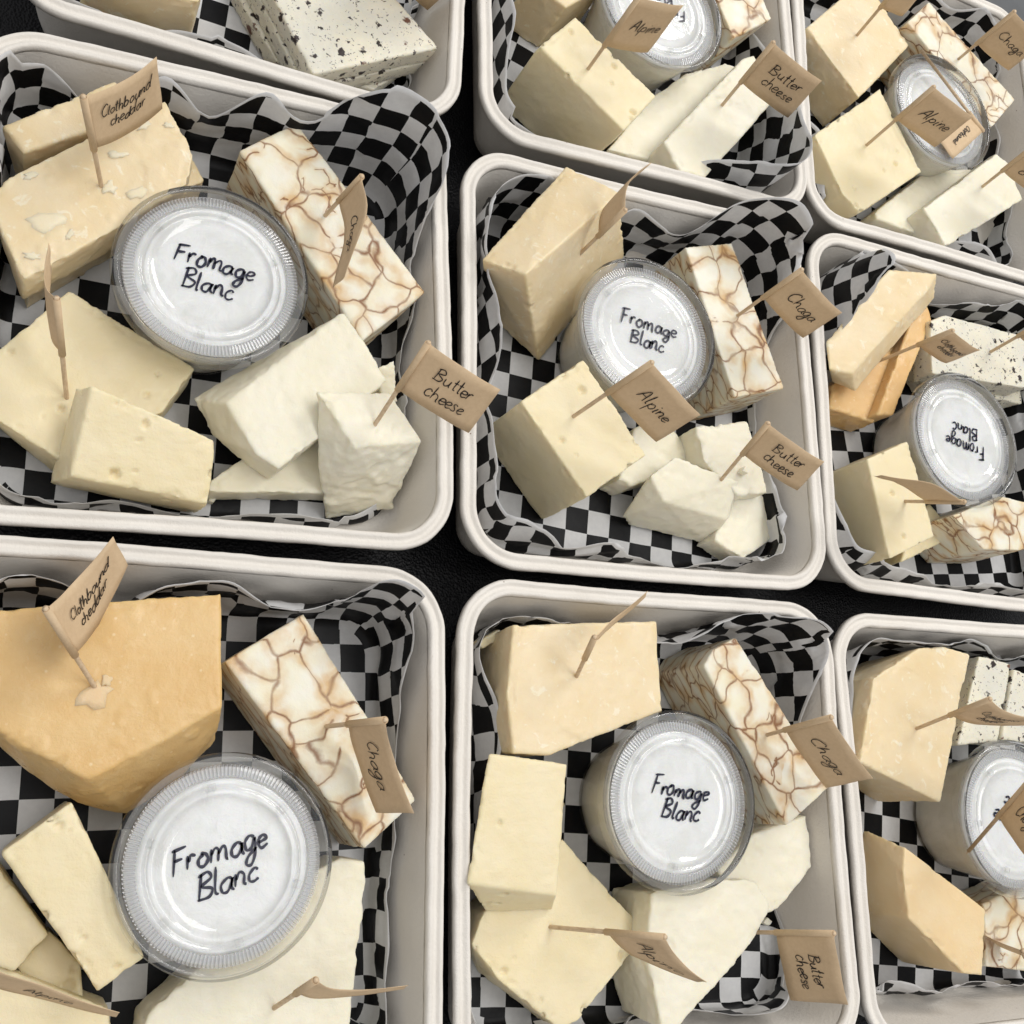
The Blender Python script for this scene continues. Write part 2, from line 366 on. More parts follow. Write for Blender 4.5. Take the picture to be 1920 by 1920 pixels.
def liner(key, label, sides, rot, seed):
    """sides: four lists (bottom L>R, right B>T, top R>L, left T>B) of (height up the wall, bulge off the wall) in mm"""
    cx, cy, yaw = TRAYS[key]; base = rrect(20.5, 14, 46); n = len(base)
    ang = []
    hw, hd = TW / 2 - 20.5, TD / 2 - 20.5
    for x, y, nx, ny in base:
        a = x / hw; b = y / hd
        if -b >= abs(a): s = (a + 1) / 2
        elif a >= abs(b): s = 1 + (b + 1) / 2
        elif b >= abs(a): s = 2 + (1 - a) / 2
        else: s = 3 + (1 - b) / 2
        ang.append(s % 4)
    ctrl = []
    for q, L in enumerate(sides):
        for i, c in enumerate(L): ctrl.append((q + (i + .5) / len(L), c[0], c[1]))
    ctrl.sort(); m = len(ctrl)
    ext = [(c[0] - 4, c[1], c[2]) for c in ctrl[-2:]] + ctrl + [(c[0] + 4, c[1], c[2]) for c in ctrl[:3]]
    def ev(s):
        for i in range(1, len(ext) - 2):
            if ext[i][0] <= s < ext[i + 1][0]:
                t = (s - ext[i][0]) / (ext[i + 1][0] - ext[i][0]); r = []
                for c in (1, 2):
                    p0, p1, p2, p3 = ext[i - 1][c], ext[i][c], ext[i + 1][c], ext[i + 2][c]
                    r.append(.5 * (2 * p1 + (p2 - p0) * t + (2 * p0 - 5 * p1 + 4 * p2 - p3) * t * t + (-p0 + 3 * p1 - 3 * p2 + p3) * t ** 3))
                sw = math.sin(s * 23 + seed) * 2.2 + math.sin(s * 11 + seed * 2) * 2.2
                return max(r[0] * 1.12 + sw, 4.0), r[1] + 1.6 * math.sin(s * 17 + seed * 3) + 1.4
        return ext[2][1], ext[2][2]
    HB = [ev(s) for s in ang]
    rings, uvs, marg = [], [], []
    for k in range(8):
        sc = k / 8 if k else .02
        rings.append([(x * sc, y * sc, 4.6) for x, y, _, _ in base]); uvs.append([(x * sc, y * sc) for x, y, _, _ in base]); marg.append([50] * n)
    NW = 20
    floor_z = 4.6; slope = math.atan(.19)
    for k in range(NW + 1):
        R_, U_, G_ = [], [], []
        for (x, y, nx, ny), (h, b) in zip(base, HB):
            t = h * k / NW
            # fillet of 6 mm radius, then straight up the wall
            fr = 6.0; fa = math.pi / 2 - slope; L = fr * fa
            if t < L: th = t / fr; out = fr * math.sin(th); z = fr * (1 - math.cos(th))
            else: out = fr * math.sin(fa) + (t - L) * math.sin(slope); z = fr * (1 - math.cos(fa)) + (t - L) * math.cos(slope)
            g = (k / NW) ** 1.6
            out = out - 1.2 - b * g
            z = z - .12 * abs(b) * g
            R_.append((x + nx * out, y + ny * out, floor_z + z)); U_.append((x + nx * t, y + ny * t)); G_.append(h - t)
        rings.append(R_); uvs.append(U_); marg.append(G_)
    V = np.array([p for r in rings for p in r]); UV = np.array([p for r in uvs for p in r]); G = np.array([p for r in marg for p in r], float)
    w = np.clip((np.arange(len(V)) // n - 6) / 8, 0, 1)
    V[:, 0] += noise(V, 22, seed) * 1.6 * w; V[:, 1] += noise(V, 22, seed + 1) * 1.6 * w
    cr = np.abs(noise(V, 17, seed + 6)) + .5 * np.abs(noise(V, 8, seed + 7)); V[:, 0] += cr * 2.0 * w * np.sign(noise(V, 40, seed + 8)); V[:, 1] += cr * 2.0 * w * np.sign(noise(V, 40, seed + 9))
    V[:, 2] += np.abs(noise(V, 26, seed + 11)) * .8 * (1 - w)
    V[:, 2] += noise(V, 30, seed + 2) * .45 * (1 - w) + noise(V, 20, seed + 3) * 1.0 * w
    V = np.array(place(V.tolist(), cx, cy, yaw))
    m_ = len(rings); F = []
    for j in range(m_ - 1):
        for i in range(n): k = (i + 1) % n; F.append((j * n + i, j * n + k, (j + 1) * n + k, (j + 1) * n + i))
    F.append(tuple(range(n))[::-1])
    o = mesh_obj('paper_liner', V, F, M['liner'], origin=(cx / 1000, cy / 1000, .0046))
    tag(o, label, 'paper liner', 'checkered paper liners in the trays')
    me = o.data; c, s = math.cos(math.radians(rot)), math.sin(math.radians(rot))
    SD = [((0, -1), (1, 0), hd), ((1, 0), (0, 1), hw), ((0, 1), (1, 0), hd), ((-1, 0), (0, 1), hw)]
    rc, per = 14.0, 60
    side_uv = []
    for nr, tn, half in SD:
        A = np.zeros((NW + 1, n, 2))
        for i, ((x, y, nx, ny), (h, b)) in enumerate(zip(base, HB)):
            al = (x - rc * nx) * tn[0] + (y - rc * ny) * tn[1] + 22.0 * math.atan2(nx * tn[0] + ny * tn[1], nx * nr[0] + ny * nr[1])
            for k in range(NW + 1): q = half + h * k / NW; A[k, i] = (tn[0] * al + nr[0] * q, tn[1] * al + nr[1] * q)
        side_uv.append(A)
    L = []
    for j in range(m_ - 1):
        for i in range(n):
            k = (i + 1) % n; q, rr = divmod(i, per); sd = (q - 1) % 4 if rr < 7 else q
            for (jj, ii) in ((j, i), (j, k), (j + 1, k), (j + 1, i)):
                L.append(tuple(side_uv[sd][jj - 8, ii]) if j >= 8 else tuple(UV[jj * n + ii]))
    for i in range(n)[::-1]: L.append(tuple(UV[i]))
    L = np.array(L)
    U2 = np.stack([L[:, 0] * c - L[:, 1] * s + 600 + seed * 3.3, L[:, 0] * s + L[:, 1] * c + 600 + seed * 5.1], 1)
    ul = me.uv_layers.new(name='sheet'); ul.data.foreach_set('uv', U2.astype(np.float32).ravel())
    a = me.attributes.new('margin', 'FLOAT', 'POINT'); a.data.foreach_set('value', G.astype(np.float32))
    sm = o.modifiers.new('thickness', 'SOLIDIFY'); sm.thickness = .00015; sm.offset = 0
    return o

# ------------------------------------------------------------------ cheese
def cheese(kind, label, top, zt, zb=5.5, extra=(), drop=True, taper=1.0, vox=.9, rough=1.0, holes=0, seed=None, name='cheese_block', cat='cheese', group=None):
    """block of cheese: hull of a top outline, the same outline let down to its base, and extra corners"""
    seed = seed if seed is not None else (sum(map(ord, label)) % 997)
    zs = zt if isinstance(zt, (list, tuple)) else [zt] * len(top)
    P = [at(u, v, z) for (u, v), z in zip(top, zs)]
    pts = list(P)
    if drop:
        c = np.mean(P, 0)
        for p in P: q = c + (p - c) * taper; pts.append(np.array([q[0], q[1], zb / 1000]))
    for u, v, z in extra: pts.append(at(u, v, z))
    cen = np.mean(pts, 0) * 1000
    key = min(TRAYS, key=lambda k: (TRAYS[k][0] - cen[0]) ** 2 + (TRAYS[k][1] - cen[1]) ** 2); tx, ty, yaw = TRAYS[key]; cy_, sy_ = math.cos(yaw), math.sin(yaw)
    for i, p in enumerate(pts):
        z = p[2] * 1000
        if z > 49: continue
        d = max(wall_d(min(z, 44)), 7.4) + 2.0 + max(0, 12 - z) * .45
        lx = (p[0] * 1000 - tx) * cy_ + (p[1] * 1000 - ty) * sy_; ly = -(p[0] * 1000 - tx) * sy_ + (p[1] * 1000 - ty) * cy_
        lx = min(max(lx, -TW / 2 + d), TW / 2 - d); ly = min(max(ly, -TD / 2 + d), TD / 2 - d)
        pts[i] = np.array([(tx + lx * cy_ - ly * sy_) / 1000, (ty + lx * sy_ + ly * cy_) / 1000, p[2]])
    bm = bmesh.new()
    for p in pts: bm.verts.new(p)
    r = bmesh.ops.convex_hull(bm, input=bm.verts[:])
    junk = [g for g in r['geom_interior'] + r['geom_unused'] if isinstance(g, bmesh.types.BMVert)]
    bmesh.ops.delete(bm, geom=list(set(junk)), context='VERTS')
    me = bpy.data.meshes.new('tmp'); bm.to_mesh(me); bm.free()
    o = bpy.data.objects.new('tmp', me); C.objects.link(o)
    rm = o.modifiers.new('r', 'REMESH'); rm.mode = 'VOXEL'; rm.voxel_size = vox / 1000
    sm = o.modifiers.new('s', 'SMOOTH'); sm.factor = .5; sm.iterations = 2
    dg = bpy.context.evaluated_depsgraph_get(); ev = o.evaluated_get(dg); m2 = bpy.data.meshes.new_from_object(ev)
    bpy.data.objects.remove(o); bpy.data.meshes.remove(me)
    nv = len(m2.vertices)
    if nv == 0: return None
    co = np.empty(nv * 3, np.float32); m2.vertices.foreach_get('co', co); co = co.reshape(-1, 3).astype(float) * 1000
    no = np.empty(nv * 3, np.float32); m2.vertex_normals.foreach_get('vector', no); no = no.reshape(-1, 3).astype(float)
    d = noise(co, 30, seed + 3) * .22 + noise(co, 18, seed) * .22 + noise(co, 6, seed + 1) * .16 * rough + noise(co, 2.4, seed + 2) * .09 * rough
    if kind == 'cheddar' or kind == 'aged' or kind == 'amber':
        fl = noise(co, 9, seed + 5) + .5 * noise(co, 3.5, seed + 6)
        d += np.clip((fl - .55) * 4, 0, 1) * .35 * rough
    if kind == 'butter':
        tear = noise(co, 13, seed + 7) + .4 * noise(co, 4, seed + 8); d -= np.clip((tear - .5) * 3, 0, 1) * .7 * (rough - .5); d += noise(co, 3.2, seed + 9) * .13 * rough
    ne = len(m2.edges); ed = np.empty(ne * 2, np.int32); m2.edges.foreach_get('vertices', ed); ed = ed.reshape(-1, 2)
    ef = np.zeros(nv); dn = np.linalg.norm(no[ed[:, 0]] - no[ed[:, 1]], axis=1); np.maximum.at(ef, ed[:, 0], dn); np.maximum.at(ef, ed[:, 1], dn)
    for _ in range(3): g = ef.copy(); np.maximum.at(g, ed[:, 0], ef[ed[:, 1]] * .85); np.maximum.at(g, ed[:, 1], ef[ed[:, 0]] * .85); ef = g
    ef = np.clip((ef - .12) * 3, 0, 1)
    d -= ef * np.clip(noise(co, 5.5, seed + 20) + .5 * noise(co, 2.2, seed + 21) - .15, 0, 1) * (.95 if kind != 'chaga' else .4)
    rs = np.random.RandomState(seed)
    if holes:
        up = np.where(no[:, 2] > .2)[0]; lo = np.where((no[:, 2] < .3) & (no[:, 2] > -.3))[0]
        for h in range(int(holes * 1.7)):
            pool = up if (h % 3 or len(lo) == 0) else lo
            c = co[rs.choice(pool)]; rr = rs.uniform(.7, 1.75) * (1.25 if h == 0 else 1); st = np.array([rs.uniform(.7, 1.5), rs.uniform(.7, 1.5), 1])
            q = np.linalg.norm((co - c) / st, axis=1) / rr
            d -= np.clip(1 - q * q, 0, 1) ** .5 * rr * 1.3 * (q < 1)
    co = co + no * d[:, None]
    lowest = co[:, 2].min()
    org = np.array([co[:, 0].mean(), co[:, 1].mean(), lowest])
    m2.vertices.foreach_set('co', ((co - org) / 1000).astype(np.float32).ravel()); m2.materials.clear(); m2.materials.append(M[kind])
    m2.polygons.foreach_set('use_smooth', [True] * len(m2.polygons)); m2.update(); m2.name = name
    ob = bpy.data.objects.new(name, m2); C.objects.link(ob); ob.location = org / 1000
    tag(ob, label, cat, group); return ob

# ------------------------------------------------------------------ handwriting
G = {
 'a': (1.0, [[(.85, .9), (.5, 1), (.1, .6), (.15, .1), (.5, .02), (.82, .45), (.88, .98), (.86, .3), (1.08, .02)]]),
 'b': (.95, [[(.12, 2), (.08, .1), (.14, .6), (.5, 1), (.85, .6), (.7, .1), (.35, 0), (.1, .2)]]),
 'c': (.8, [[(.78, .82), (.5, 1), (.12, .6), (.15, .15), (.5, 0), (.85, .22)]]),
 'd': (1.0, [[(.82, .8), (.5, 1), (.1, .55), (.2, .05), (.55, .05), (.85, .6), (.98, 2), (.88, .5), (1.02, .02)]]),
 'e': (.8, [[(.1, .48), (.5, .55), (.78, .76), (.52, 1), (.2, .85), (.08, .4), (.35, 0), (.85, .22)]]),
 'g': (.95, [[(.82, .85), (.5, 1), (.1, .6), (.2, .1), (.6, .15), (.85, .8), (.84, -.3), (.6, -.95), (.15, -.85), (.3, -.4), (1.0, .1)]]),
 'h': (.95, [[(.12, 2), (.1, 0)], [(.1, .45), (.4, 1), (.75, .8), (.78, .1), (.98, .02)]]),
 'i': (.4, [[(.15, 1), (.14, .1), (.34, .02)], [(.18, 1.45), (.22, 1.52)]]),
 'l': (.42, [[(.18, 2), (.12, .3), (.36, .02)]]),
 'm': (1.45, [[(.1, 1), (.1, 0)], [(.1, .5), (.38, 1), (.62, .8), (.62, 0)], [(.62, .5), (.95, 1), (1.2, .8), (1.24, .1), (1.42, .02)]]),
 'n': (.95, [[(.1, 1), (.1, 0)], [(.1, .5), (.42, 1), (.75, .8), (.76, .1), (.98, .02)]]),
 'o': (.92, [[(.5, 1), (.12, .65), (.2, .1), (.55, 0), (.85, .45), (.7, .95), (.42, 1), (.3, .9)]]),
 'p': (.95, [[(.1, 1), (.06, -1)], [(.1, .6), (.5, 1), (.85, .6), (.6, .05), (.12, .2)]]),
 'r': (.66, [[(.1, 1), (.12, 0)], [(.12, .5), (.35, .95), (.66, .95)]]),
 's': (.7, [[(.65, .85), (.4, 1), (.15, .78), (.55, .4), (.5, .05), (.05, .1)]]),
 't': (.58, [[(.3, 1.8), (.28, .2), (.55, .02)], [(0, 1.1), (.6, 1.18)]]),
 'u': (.98, [[(.1, 1), (.12, .2), (.45, 0), (.78, .35), (.82, 1), (.84, .2), (1.02, .02)]]),
 'A': (1.25, [[(.0, -.05), (.66, 2), (1.12, -.05)], [(.15, .75), (1.05, .85)]]),
 'B': (1.2, [[(.25, 2), (.15, -.02)], [(.0, 1.75), (.7, 2), (1, 1.5), (.3, 1.05), (1.1, .7), (.85, .08), (.0, .0)]]),
 'C': (1.25, [[(1.15, 1.7), (.8, 2), (.2, 1.3), (.15, .5), (.6, 0), (1.2, .3)]]),
 'F': (1.1, [[(.25, 1.9), (.12, -.1)], [(.0, 1.8), (1.1, 2.02)], [(.2, 1.0), (.85, 1.1)]])}
def strokes(lines, size, rnd, lead=2.6):
    """handwriting as smooth polylines, centred on 0,0, size = x-height in mm"""
    out = []; H = (len(lines) - 1) * lead; sl = rnd.uniform(.02, .34); wid = rnd.uniform(.88, 1.12); tilt = rnd.uniform(-.05, .07)
    for li, tx in enumerate(lines):
        w = sum((G[c][0] + .12) * wid for c in tx); x = -w / 2 + rnd.uniform(-.2, .2); y0 = H / 2 - li * lead - .8
        for c in tx:
            gw, ss = G[c]; dy = rnd.uniform(-.12, .12); sc = rnd.uniform(.86, 1.14)
            for s in ss: out.append([((x + p[0] * wid + sl * p[1]) * size, (y0 + dy + p[1] * sc + tilt * x) * size) for p in catmull([(a + rnd.uniform(-.045, .045), b + rnd.uniform(-.045, .045)) for a, b in s], 6)])
            x += (gw + .12) * wid * rnd.uniform(.92, 1.06)
    return out
def ribbon(sts, width, rnd, fn):
    """flat pen lines on the surface fn(x, y) -> 3D point"""
    V, Fc = [], []
    for s in sts:
        s = [np.array(p) for p in s]; n = len(s); b = len(V); w0 = width * rnd.uniform(.85, 1.15)
        for i, p in enumerate(s):
            t = s[min(i + 1, n - 1)] - s[max(i - 1, 0)]; t = t / (np.linalg.norm(t) + 1e-9); nn = np.array([-t[1], t[0]])
            w = w0 * (.5 if i in (0, n - 1) else 1) * (1 + .15 * math.sin(i * .9))
            V += [fn(*(p + nn * w / 2)), fn(*(p - nn * w / 2))]
        for i in range(n - 1): a = b + 2 * i; Fc.append((a, a + 2, a + 3, a + 1))
    return V, Fc

# ------------------------------------------------------------------ cups
LID = [(40.0, -7.0), (40.2, -2.0), (39.6, -.7), (38.6, 0), (37.6, 0), (36.8, -.6), (36.5, -2.4), (35.8, -3.4)]
LID2 = [(31.2, -2.2), (30.4, -1.1), (29.3, -1.0), (28.8, -1.7), (27.0, -1.9), (26.4, -1.3), (25.6, -1.3), (25.0, -2.0), (20, -2.0), (10, -2.0), (1.0, -2.0)]
def lathe(prof, n, c, z0, jit=None, cap=False):
    V = []
    for r, z in prof:
        for k in range(n):
            a = 2 * math.pi * k / n; V.append((c[0] + r * math.cos(a) / 1000, c[1] + r * math.sin(a) / 1000, (z0 + z) / 1000))
    F = []
    for j in range(len(prof) - 1):
        for k in range(n): m = (k + 1) % n; F.append((j * n + k, j * n + m, (j + 1) * n + m, (j + 1) * n + k))
    if cap: F.append(tuple(range((len(prof) - 1) * n, len(prof) * n)))
    return V, F
def cup(u, v, label, ang, size=4.3, zl=52.0, seed=0, blanked=False):
    p = at(u, v, zl); c = (p[0], p[1]); z0 = 5.6; rnd = random.Random(seed)
    o = empty('lidded_cup', (c[0], c[1], z0 / 1000)); tag(o, label, 'cup', 'lidded cups of fresh cheese')
    org = (c[0], c[1], z0 / 1000); H = zl - z0
    body = [(1, 0), (27, 0), (28.2, .8), (29.4, 8), (32.6, H * .55), (35.6, H - 8), (36.2, H - 5), (38.6, H - 4.4), (38.8, H - 2.5)]
    V, F = lathe(body, 96, c, z0); mesh_obj('cup_body', V, F, M['cup'], o, origin=org)
    fill = [(26.2, 1.0), (27.6, 2.0), (28.7, 8), (31.8, H * .55), (34.6, H - 8), (35.0, H - 6), (34.4, H - 4.6), (32, H - 4.1), (28, H - 3.2), (25, H - 2.6), (22, H - 2.35), (18, H - 2.35), (14, H - 2.35), (10, H - 2.35), (6, H - 2.35), (1, H - 2.35)]
    V, F = lathe(fill, 96, c, z0, cap=True); V = np.array(V); w = (V[:, 2] > (z0 + H - 7) / 1000)
    V[:, 2] -= np.clip(noise(V * 1000, 12, seed + 40) * .9 + noise(V * 1000, 5, seed + 41) * .4 - .25, 0, 2) / 1000 * w
    nn = noise(V * 1000, 7, seed + 42) * .5 / 1000 * (~w); V[:, 0] += nn; V[:, 1] += nn
    mesh_obj('fresh_cheese', V, F, M['fromage'], o, origin=org)
    lid_org = (c[0], c[1], zl / 1000)
    V, F = lathe(LID, 128, c, zl); V2, F2 = lathe(LID2, 128, c, zl, cap=True); k = len(V)
    lid = mesh_obj('lid', V + V2, F + [tuple(i + k for i in f) for f in F2], M['lid'], o, origin=lid_org)
    n = 148 * 4; V, F = [], []
    for j, (r, z, am) in enumerate(((35.8, -3.4, 0), (35.3, -3.1, .6), (33.4, -2.8, .65), (31.7, -2.4, .6), (31.2, -2.2, 0))):
        for k in range(n): a = 2 * math.pi * k / n; e = am * (1 if (k % 4) in (1, 2) else -.6); V.append((c[0] + r * math.cos(a) / 1000, c[1] + r * math.sin(a) / 1000, (zl + z + e) / 1000))
    for j in range(4):
        for k in range(n): m = (k + 1) % n; F.append((j * n + k, j * n + m, (j + 1) * n + m, (j + 1) * n + k))
    r = mesh_obj('ridge_ring', V, F, M['ridge'], o, smooth=False, origin=lid_org); r.parent = lid; r.location = (0, 0, 0)
    a = math.radians(ang); ca, sa = math.cos(a), math.sin(a)
    fn = lambda x, y: (c[0] + (x * ca - y * sa) / 1000, c[1] + (x * sa + y * ca) / 1000, (zl - 1.86) / 1000)
    V, F = ribbon(strokes(['Fromage', 'Blanc'], size, rnd, 2.5), 1.0, rnd, fn)
    t = mesh_obj('lettering', V, F, M['marker'], o, smooth=False, origin=lid_org); t.parent = lid; t.location = (0, 0, 0)
    # small lugs under the lid
    for q in range(6):
        b = a + math.pi / 6 + q * math.pi / 3; vv = []
        for (rr, tt, zz) in ((26.6, -1.6, -1.5), (29.4, -1.6, -1.2), (29.4, 1.6, -1.2), (26.6, 1.6, -1.5), (26.9, -1.2, -.6), (29.0, -1.2, -.5), (29.0, 1.2, -.5), (26.9, 1.2, -.6)):
            vv.append((c[0] + (rr * math.cos(b) - tt * math.sin(b)) / 1000, c[1] + (rr * math.sin(b) + tt * math.cos(b)) / 1000, (zl + zz) / 1000))
        lg = mesh_obj('lug', vv, [(4, 5, 6, 7), (0, 1, 5, 4), (1, 2, 6, 5), (2, 3, 7, 6), (3, 0, 4, 7)], M['lid'], o, smooth=False, origin=lid_org); lg.parent = lid; lg.location = (0, 0, 0)
    return o

# ------------------------------------------------------------------ flags on toothpicks
def sphere_hit(center, r, u, v, near=True):
    d = ray(u, v); oc = CAM - center; b = d @ oc; cc = oc @ oc - r * r; disc = b * b - cc
    s = math.sqrt(max(disc, 0)); return CAM + d * (-b - s), CAM + d * (-b + s)
def flag(label, base, zb, tip, L, edge, h, lines=None, Wd=37, size=2.5, far=False, signs=None, sink=9, near_frac=None, tdx=0, tdy=0, hk=None, tipz=None, edgez=None):
    """base/tip of the toothpick and the upper paper edge are given by their sight lines; the pick has length L,
    the paper width Wd is shared out along the edge, and the paper hangs h mm down along the pick"""
    rnd = random.Random(sum(map(ord, label)))
    B = at(base[0], base[1], zb); a, b = sphere_hit(B, L / 1000, *tip); T = at(tip[0], tip[1], tipz) if tipz else (b if far else a)
    ax = (T - B) / np.linalg.norm(T - B)
    o = empty('toothpick_flag', B); tag(o, label, 'flag', 'paper flags on toothpicks')
    # pick
    e1 = np.cross(ax, [0, 0, 1.0]); e1 = e1 / np.linalg.norm(e1); e2 = np.cross(ax, e1); V, F = [], []
    prof = [(-sink, .15), (-sink + 4, .8), (0, .95), ((T - B) @ ax * 1000 - .5, .98), ((T - B) @ ax * 1000 + .8, .95)]
    for t, r in prof:
        for k in range(10): an = 2 * math.pi * k / 10; V.append(B + ax * t / 1000 + (e1 * math.cos(an) + e2 * math.sin(an)) * r / 1000)
    for j in range(4):
        for k in range(10): m = (k + 1) % 10; F.append((j * 10 + k, j * 10 + m, (j + 1) * 10 + m, (j + 1) * 10 + k))
    F.append(tuple(range(40, 50)))
    mesh_obj('toothpick', V, F, M['wood'], o, origin=B)
    # paper: upper edge
    pts = [T]; px = [tip] + list(edge); seg = [math.dist(px[i], px[i + 1]) for i in range(len(edge))]
    prev = None
    for i, e in enumerate(edge):
        w = Wd * (1.0 / len(edge)) / 1000
        p, q = sphere_hit(pts[-1], w, *e)
        if edgez: c = at(e[0], e[1], edgez[i])
        elif signs: c = p if signs[i] == 'n' else q
        else:
            def cost(x):
                d = (x - pts[-1]) / (np.linalg.norm(x - pts[-1]) + 1e-9); k = abs(d @ ax)
                if prev is not None: k += .8 * (1 - d @ prev)
                return k
            c = min((p, q), key=cost)
        prev = (c - pts[-1]) / (np.linalg.norm(c - pts[-1]) + 1e-9); pts.append(c)
    cols = catmull(pts, 6 if len(pts) > 2 else 12)
    # gentle curl so no sheet is a perfect plane
    nrm = np.cross(cols[-1] - cols[0], ax); nrm = nrm / (np.linalg.norm(nrm) + 1e-9)
    if nrm @ (CAM - T) < 0: nrm = -nrm
    nc = len(cols); cl = rnd.uniform(.6, 1.6); ph = rnd.uniform(0, 3)
    cols = [c + nrm * cl * math.sin(math.pi * i / (nc - 1) * 1.3 + ph * .2) * (i / (nc - 1)) / 1000 for i, c in enumerate(cols)]
    acc = [0.0]
    for i in range(1, nc): acc.append(acc[-1] + np.linalg.norm(cols[i] - cols[i - 1]) * 1000)
    WW = acc[-1]
    def hh(i):
        f = i / (nc - 1)
        if hk: return h * np.interp(f, np.linspace(0, 1, len(hk)), hk)
        return h
    R = 6; V, F = [], []
    for i, c in enumerate(cols):
        for k in range(R + 1): V.append(c - ax * hh(i) * k / R / 1000 + nrm * .25 * math.sin(i * .8 + k) / 1000)
    for i in range(nc - 1):
        for k in range(R): a_ = i * (R + 1) + k; F.append((a_, a_ + R + 1, a_ + R + 2, a_ + 1))
    # paper rolled round the pick
    b0 = len(V)
    for t in (h * 1.02, h * .5, 0.0):
        for k in range(12): an = 2 * math.pi * k / 12; V.append(T - ax * t / 1000 + (e1 * math.cos(an) + e2 * math.sin(an)) * 1.3 / 1000)
    for j in range(2):
        for k in range(12): m = (k + 1) % 12; F.append((b0 + j * 12 + k, b0 + j * 12 + m, b0 + (j + 1) * 12 + m, b0 + (j + 1) * 12 + k))
    pap = mesh_obj('paper', V, F, M['kraft'], o, origin=B)
    sm = pap.modifiers.new('thickness', 'SOLIDIFY'); sm.thickness = .00022; sm.offset = 0
    if lines:
        P = np.array(cols); A = np.array(acc)
        def fn(x, y):
            s = min(max(x + WW / 2 + tdx + 1.0, 0), WW); i = min(max(np.searchsorted(A, s) - 1, 0), nc - 2); f = (s - A[i]) / (A[i + 1] - A[i] + 1e-9)
            c = P[i] * (1 - f) + P[i + 1] * f; hl = hh(i + f)
            nl = np.cross(P[i + 1] - P[i], ax); nl = nl / (np.linalg.norm(nl) + 1e-9)
            if nl @ (CAM - c) < 0: nl = -nl
            t = min(max(hl / 2 - (y + tdy) * hl / h, .3), hl - .3)
            return tuple(c - ax * t / 1000 + nl * .00045)
        V, F = ribbon(strokes(lines, size * 1.28, rnd, 2.3), .55, rnd, fn)
        le = mesh_obj('lettering', V, F, M['pen'], o, smooth=False, origin=B); le.parent = pap; le.location = (0, 0, 0)
    return o

#CONTENT
# ------------------------------------------------------------------ the nine trays
tray('A', 61, 201.5, 1.8, 'beige fibre tray of pale clothbound cheddar slabs and a cheddar-flagged stack beside the cup')
tray('B', 62, -12.5, 0.8, 'beige fibre tray holding the deep orange cheddar wedge')
tray('C', 269.5, 201, 0.9, 'beige fibre tray with the leaning cheddar block and upright alpine cube')
tray('D', 269, -12.5, 0.2, 'beige fibre tray with bare right wall and two stacked alpine pieces')
tray('E', 276, 417, 0.6, 'beige fibre tray whose cup lid shows a bright lamp reflection')
tray('F', 479.5, 416.5, -0.6, 'beige fibre tray at the grey table edge with a loose toothpick on its cup')
tray('G', 475.5, 204, -0.8, 'beige fibre tray with a cheddar slab over two orange slices')
tray('H', 474.5, -13.0, 1.0, 'beige fibre tray with a pale cheddar block and an amber-sided wedge')
tray('I', 66, 415.5, -0.6, 'beige fibre tray with the stack of speckled cheese slices')

liner('A', 'checkered paper with waves along the wall above the tall cheddar flag',
      [[(20, 2), (14, 3), (17, 4), (13, 2), (16, 3), (14, 4)], [(16, 3), (20, 2), (24, 2), (30, 2), (44, 3), (64, 4)],
       [(74, 6), (64, 3), (46, 9), (50, 5), (40, 7), (46, 3), (34, 10), (40, 4)], [(60, 3), (44, 4), (30, 3), (24, 3)]], 2, 3)
liner('B', 'checkered paper behind the orange cheddar wedge with a tall folded corner',
      [[(20, 2)] * 4, [(26, 1), (22, 1), (26, 1), (24, 2), (28, 2), (46, 4)],
       [(64, 6), (44, 8), (40, 10), (46, 3), (42, 4), (32, 9), (36, 4), (40, 3)], [(30, 3)] * 3], -1, 11)
liner('C', 'checkered paper in diamonds up the wall beside the upright alpine cube',
      [[(36, 12), (26, 5), (22, 6), (12, 3), (14, 3), (26, 5)], [(32, 4), (24, 2), (18, 1), (18, 1), (28, 2), (60, 7)],
       [(74, 8), (60, 4), (40, 10), (44, 4), (36, 9), (42, 3), (46, 5)], [(50, 3), (46, 6), (40, 10), (34, 5), (42, 8)]], 6, 23)
liner('D', 'checkered paper tucked under the alpine pieces with a fold standing at the chaga brick',
      [[(22, 2), (14, 3), (18, 3), (22, 5), (26, 4)], [(18, 3), (10, 1), (12, 1), (16, 1), (32, 2), (46, 3)],
       [(62, 4), (54, 3), (46, 10), (26, 6), (20, 3), (38, 2), (36, 2)], [(34, 2), (36, 14), (28, 4), (26, 1), (24, 1)]], 4, 37)
liner('E', 'checkered paper with an open patch right of the butter cheese slab',
      [[(30, 5), (18, 2), (14, 3), (22, 4), (44, 8), (66, 6)], [(60, 6), (40, 2), (30, 2), (28, 2)], [(40, 3)] * 3, [(40, 6), (42, 12), (38, 4), (44, 10), (40, 5)]], 17, 41)
liner('F', 'checkered paper mostly hidden below the cheese at the table edge',
      [[(26, 3), (18, 4), (20, 3), (26, 8), (34, 9), (30, 4)], [(26, 3)] * 3, [(44, 2), (40, 4), (30, 2), (38, 3)], [(34, 3), (36, 4), (30, 3), (40, 12)]], 5, 53)
liner('G', 'checkered paper with a crumpled corner sticking up by the cheddar slab',
      [[(36, 12), (24, 9), (16, 3), (20, 4), (26, 4)], [(26, 3)] * 3, [(40, 3), (38, 5), (34, 8), (44, 3), (48, 6)], [(84, 18), (34, 4), (30, 3), (26, 3), (36, 8)]], -7, 61)
liner('H', 'checkered paper loose around the amber-sided wedge',
      [[(26, 10), (18, 6), (20, 5), (24, 3)], [(26, 3)] * 3, [(40, 8), (34, 4), (40, 3), (44, 4), (42, 3)], [(36, 4), (26, 3), (24, 3), (26, 4)]], 9, 71)
